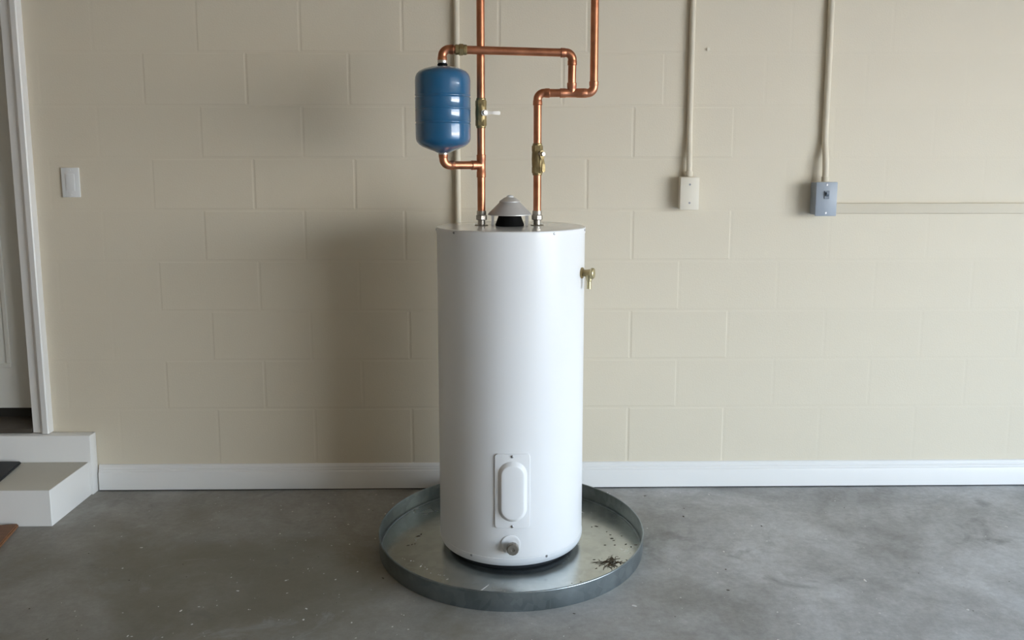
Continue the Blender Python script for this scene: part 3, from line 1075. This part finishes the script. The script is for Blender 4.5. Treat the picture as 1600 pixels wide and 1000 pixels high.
bm = BM()
rnd = random.Random(11)
n = 0
while n < 230:
    x, y = rnd.gauss(-0.25, 0.75), rnd.uniform(-0.68, 0.42)
    if rnd.random() < 0.35:
        x = rnd.uniform(-1.4, 1.9)
    if in_pan(x, y) or x < -1.6:
        continue
    s = 0.0013 + 0.0030 * rnd.random() ** 3
    fleck(bm, x, y, 0.0002, s)
    n += 1
for x, y, s in ((-0.62, -0.50, 0.005), (0.37, -0.44, 0.006), (1.14, -0.30, 0.005), (-0.55, 0.27, 0.004), (-0.48, 0.23, 0.004), (-0.72, 0.33, 0.0045)):
    fleck(bm, x, y, 0.0002, s)
o = obj('paint_flecks', bm, M['fleck'], smooth=0)
tag(o, 'tiny pale flecks of paint scattered over the concrete floor', 'flecks', kind='stuff')

bm = BM()
n = 0
while n < 60:
    x, y = rnd.uniform(-1.5, 2.0), rnd.uniform(-0.66, 0.45)
    if in_pan(x, y) or x < -1.6:
        continue
    fleck(bm, x, y, 0.0002, 0.001 + 0.003 * rnd.random() ** 3, 0.4)
    n += 1
o = obj('floor_grit', bm, M['dirt'], smooth=0)
tag(o, 'dark crumbs of grit scattered over the concrete floor', 'grit', kind='stuff')

bm = BM()
PF = 0.0043
for x, y, s in ((-0.335, 0.03, 0.004), (-0.325, 0.045, 0.003), (-0.362, -0.04, 0.003), (-0.35, -0.035, 0.003), (-0.34, -0.03, 0.002),
                (0.318, 0.10, 0.0045), (0.30, 0.095, 0.002), (0.35, 0.055, 0.003), (0.36, 0.03, 0.0035), (0.362, 0.0, 0.0045), (0.366, -0.015, 0.003),
                (0.365, -0.05, 0.003), (0.405, -0.045, 0.004), (0.33, -0.05, 0.003), (0.42, -0.065, 0.003), (0.44, -0.05, 0.0035), (0.40, 0.02, 0.003),
                (0.28, -0.155, 0.003), (0.39, -0.16, 0.003), (0.365, -0.185, 0.003), (0.28, -0.215, 0.003), (0.19, -0.31, 0.002), (0.14, -0.34, 0.002), (0.22, -0.30, 0.002),
                (0.41, -0.11, 0.002)):
    fleck(bm, x, y, PF, s * 1.25, 0.35)
o = obj('pan_grit', bm, M['dirt'], smooth=0)
tag(o, 'dark crumbs of grit scattered on the pan floor', 'grit', kind='stuff')

bm = BM()
for i in range(14):
    fleck(bm, -0.36 + 0.16 * (i / 13) + rnd.uniform(-0.015, 0.015), -0.13 - 0.16 * (i / 13) + rnd.uniform(-0.015, 0.015), PF, rnd.uniform(0.0014, 0.0032))
for i in range(6):
    fleck(bm, rnd.uniform(-0.15, 0.05), rnd.uniform(-0.40, -0.30), PF, rnd.uniform(0.0012, 0.002))
tube(bm, [(-0.075, -0.315, PF), (-0.095, -0.345, PF + 0.0003), (-0.118, -0.372, PF)], [0.0010, 0.0022, 0.0008], 5)
o = obj('pan_flecks', bm, M['fleck'], smooth=0)
tag(o, 'pale flecks and a scrape on the left of the pan floor', 'flecks', kind='stuff')

# a dried tangle of roots and dirt on the right of the pan
bm = BM()
rr = random.Random(5)
cx, cy = 0.335, -0.172
for i in range(26):
    a = rr.uniform(0, 2 * PI)
    rad = rr.uniform(0.002, 0.026)
    p = Vector((cx + rad * math.cos(a) * 0.8 + 0.35 * rad * math.sin(a), cy + rad * math.sin(a) * 2.0, PF + 0.001))
    h = rr.uniform(0, 2 * PI)
    path = []
    for k in range(9):
        path.append(p.copy())
        h += rr.uniform(-0.9, 0.9)
        p = p + Vector((math.cos(h), math.sin(h), 0)) * rr.uniform(0.003, 0.006)
        p.z = PF + 0.0008 + 0.003 * rr.random() * (1 - min(1, (p.xy - Vector((cx, cy))).length / 0.05))
    tube(bm, path, [0.0003] + [rr.uniform(0.0005, 0.0010)] * 7 + [0.0003], 5)
for tx, ty in ((0.265, -0.175), (0.285, -0.20), (0.275, -0.185), (0.30, -0.225), (0.345, -0.125)):
    p0 = Vector((cx, cy, PF + 0.001))
    p1 = Vector((tx, ty, PF + 0.001))
    path = [p0.lerp(p1, k / 7) + Vector((rr.uniform(-0.004, 0.004), rr.uniform(-0.004, 0.004), rr.uniform(0, 0.003))) for k in range(8)]
    tube(bm, path, [0.0010] * 7 + [0.0003], 5)
for i in range(40):
    fleck(bm, cx + rr.gauss(0, 0.014), cy + rr.gauss(0, 0.030), PF, rr.uniform(0.001, 0.003), 0.4)
o = obj('dried_roots', bm, M['roots'])
tag(o, 'dried tangle of brown roots and dirt on the right of the pan', 'debris', kind='stuff')
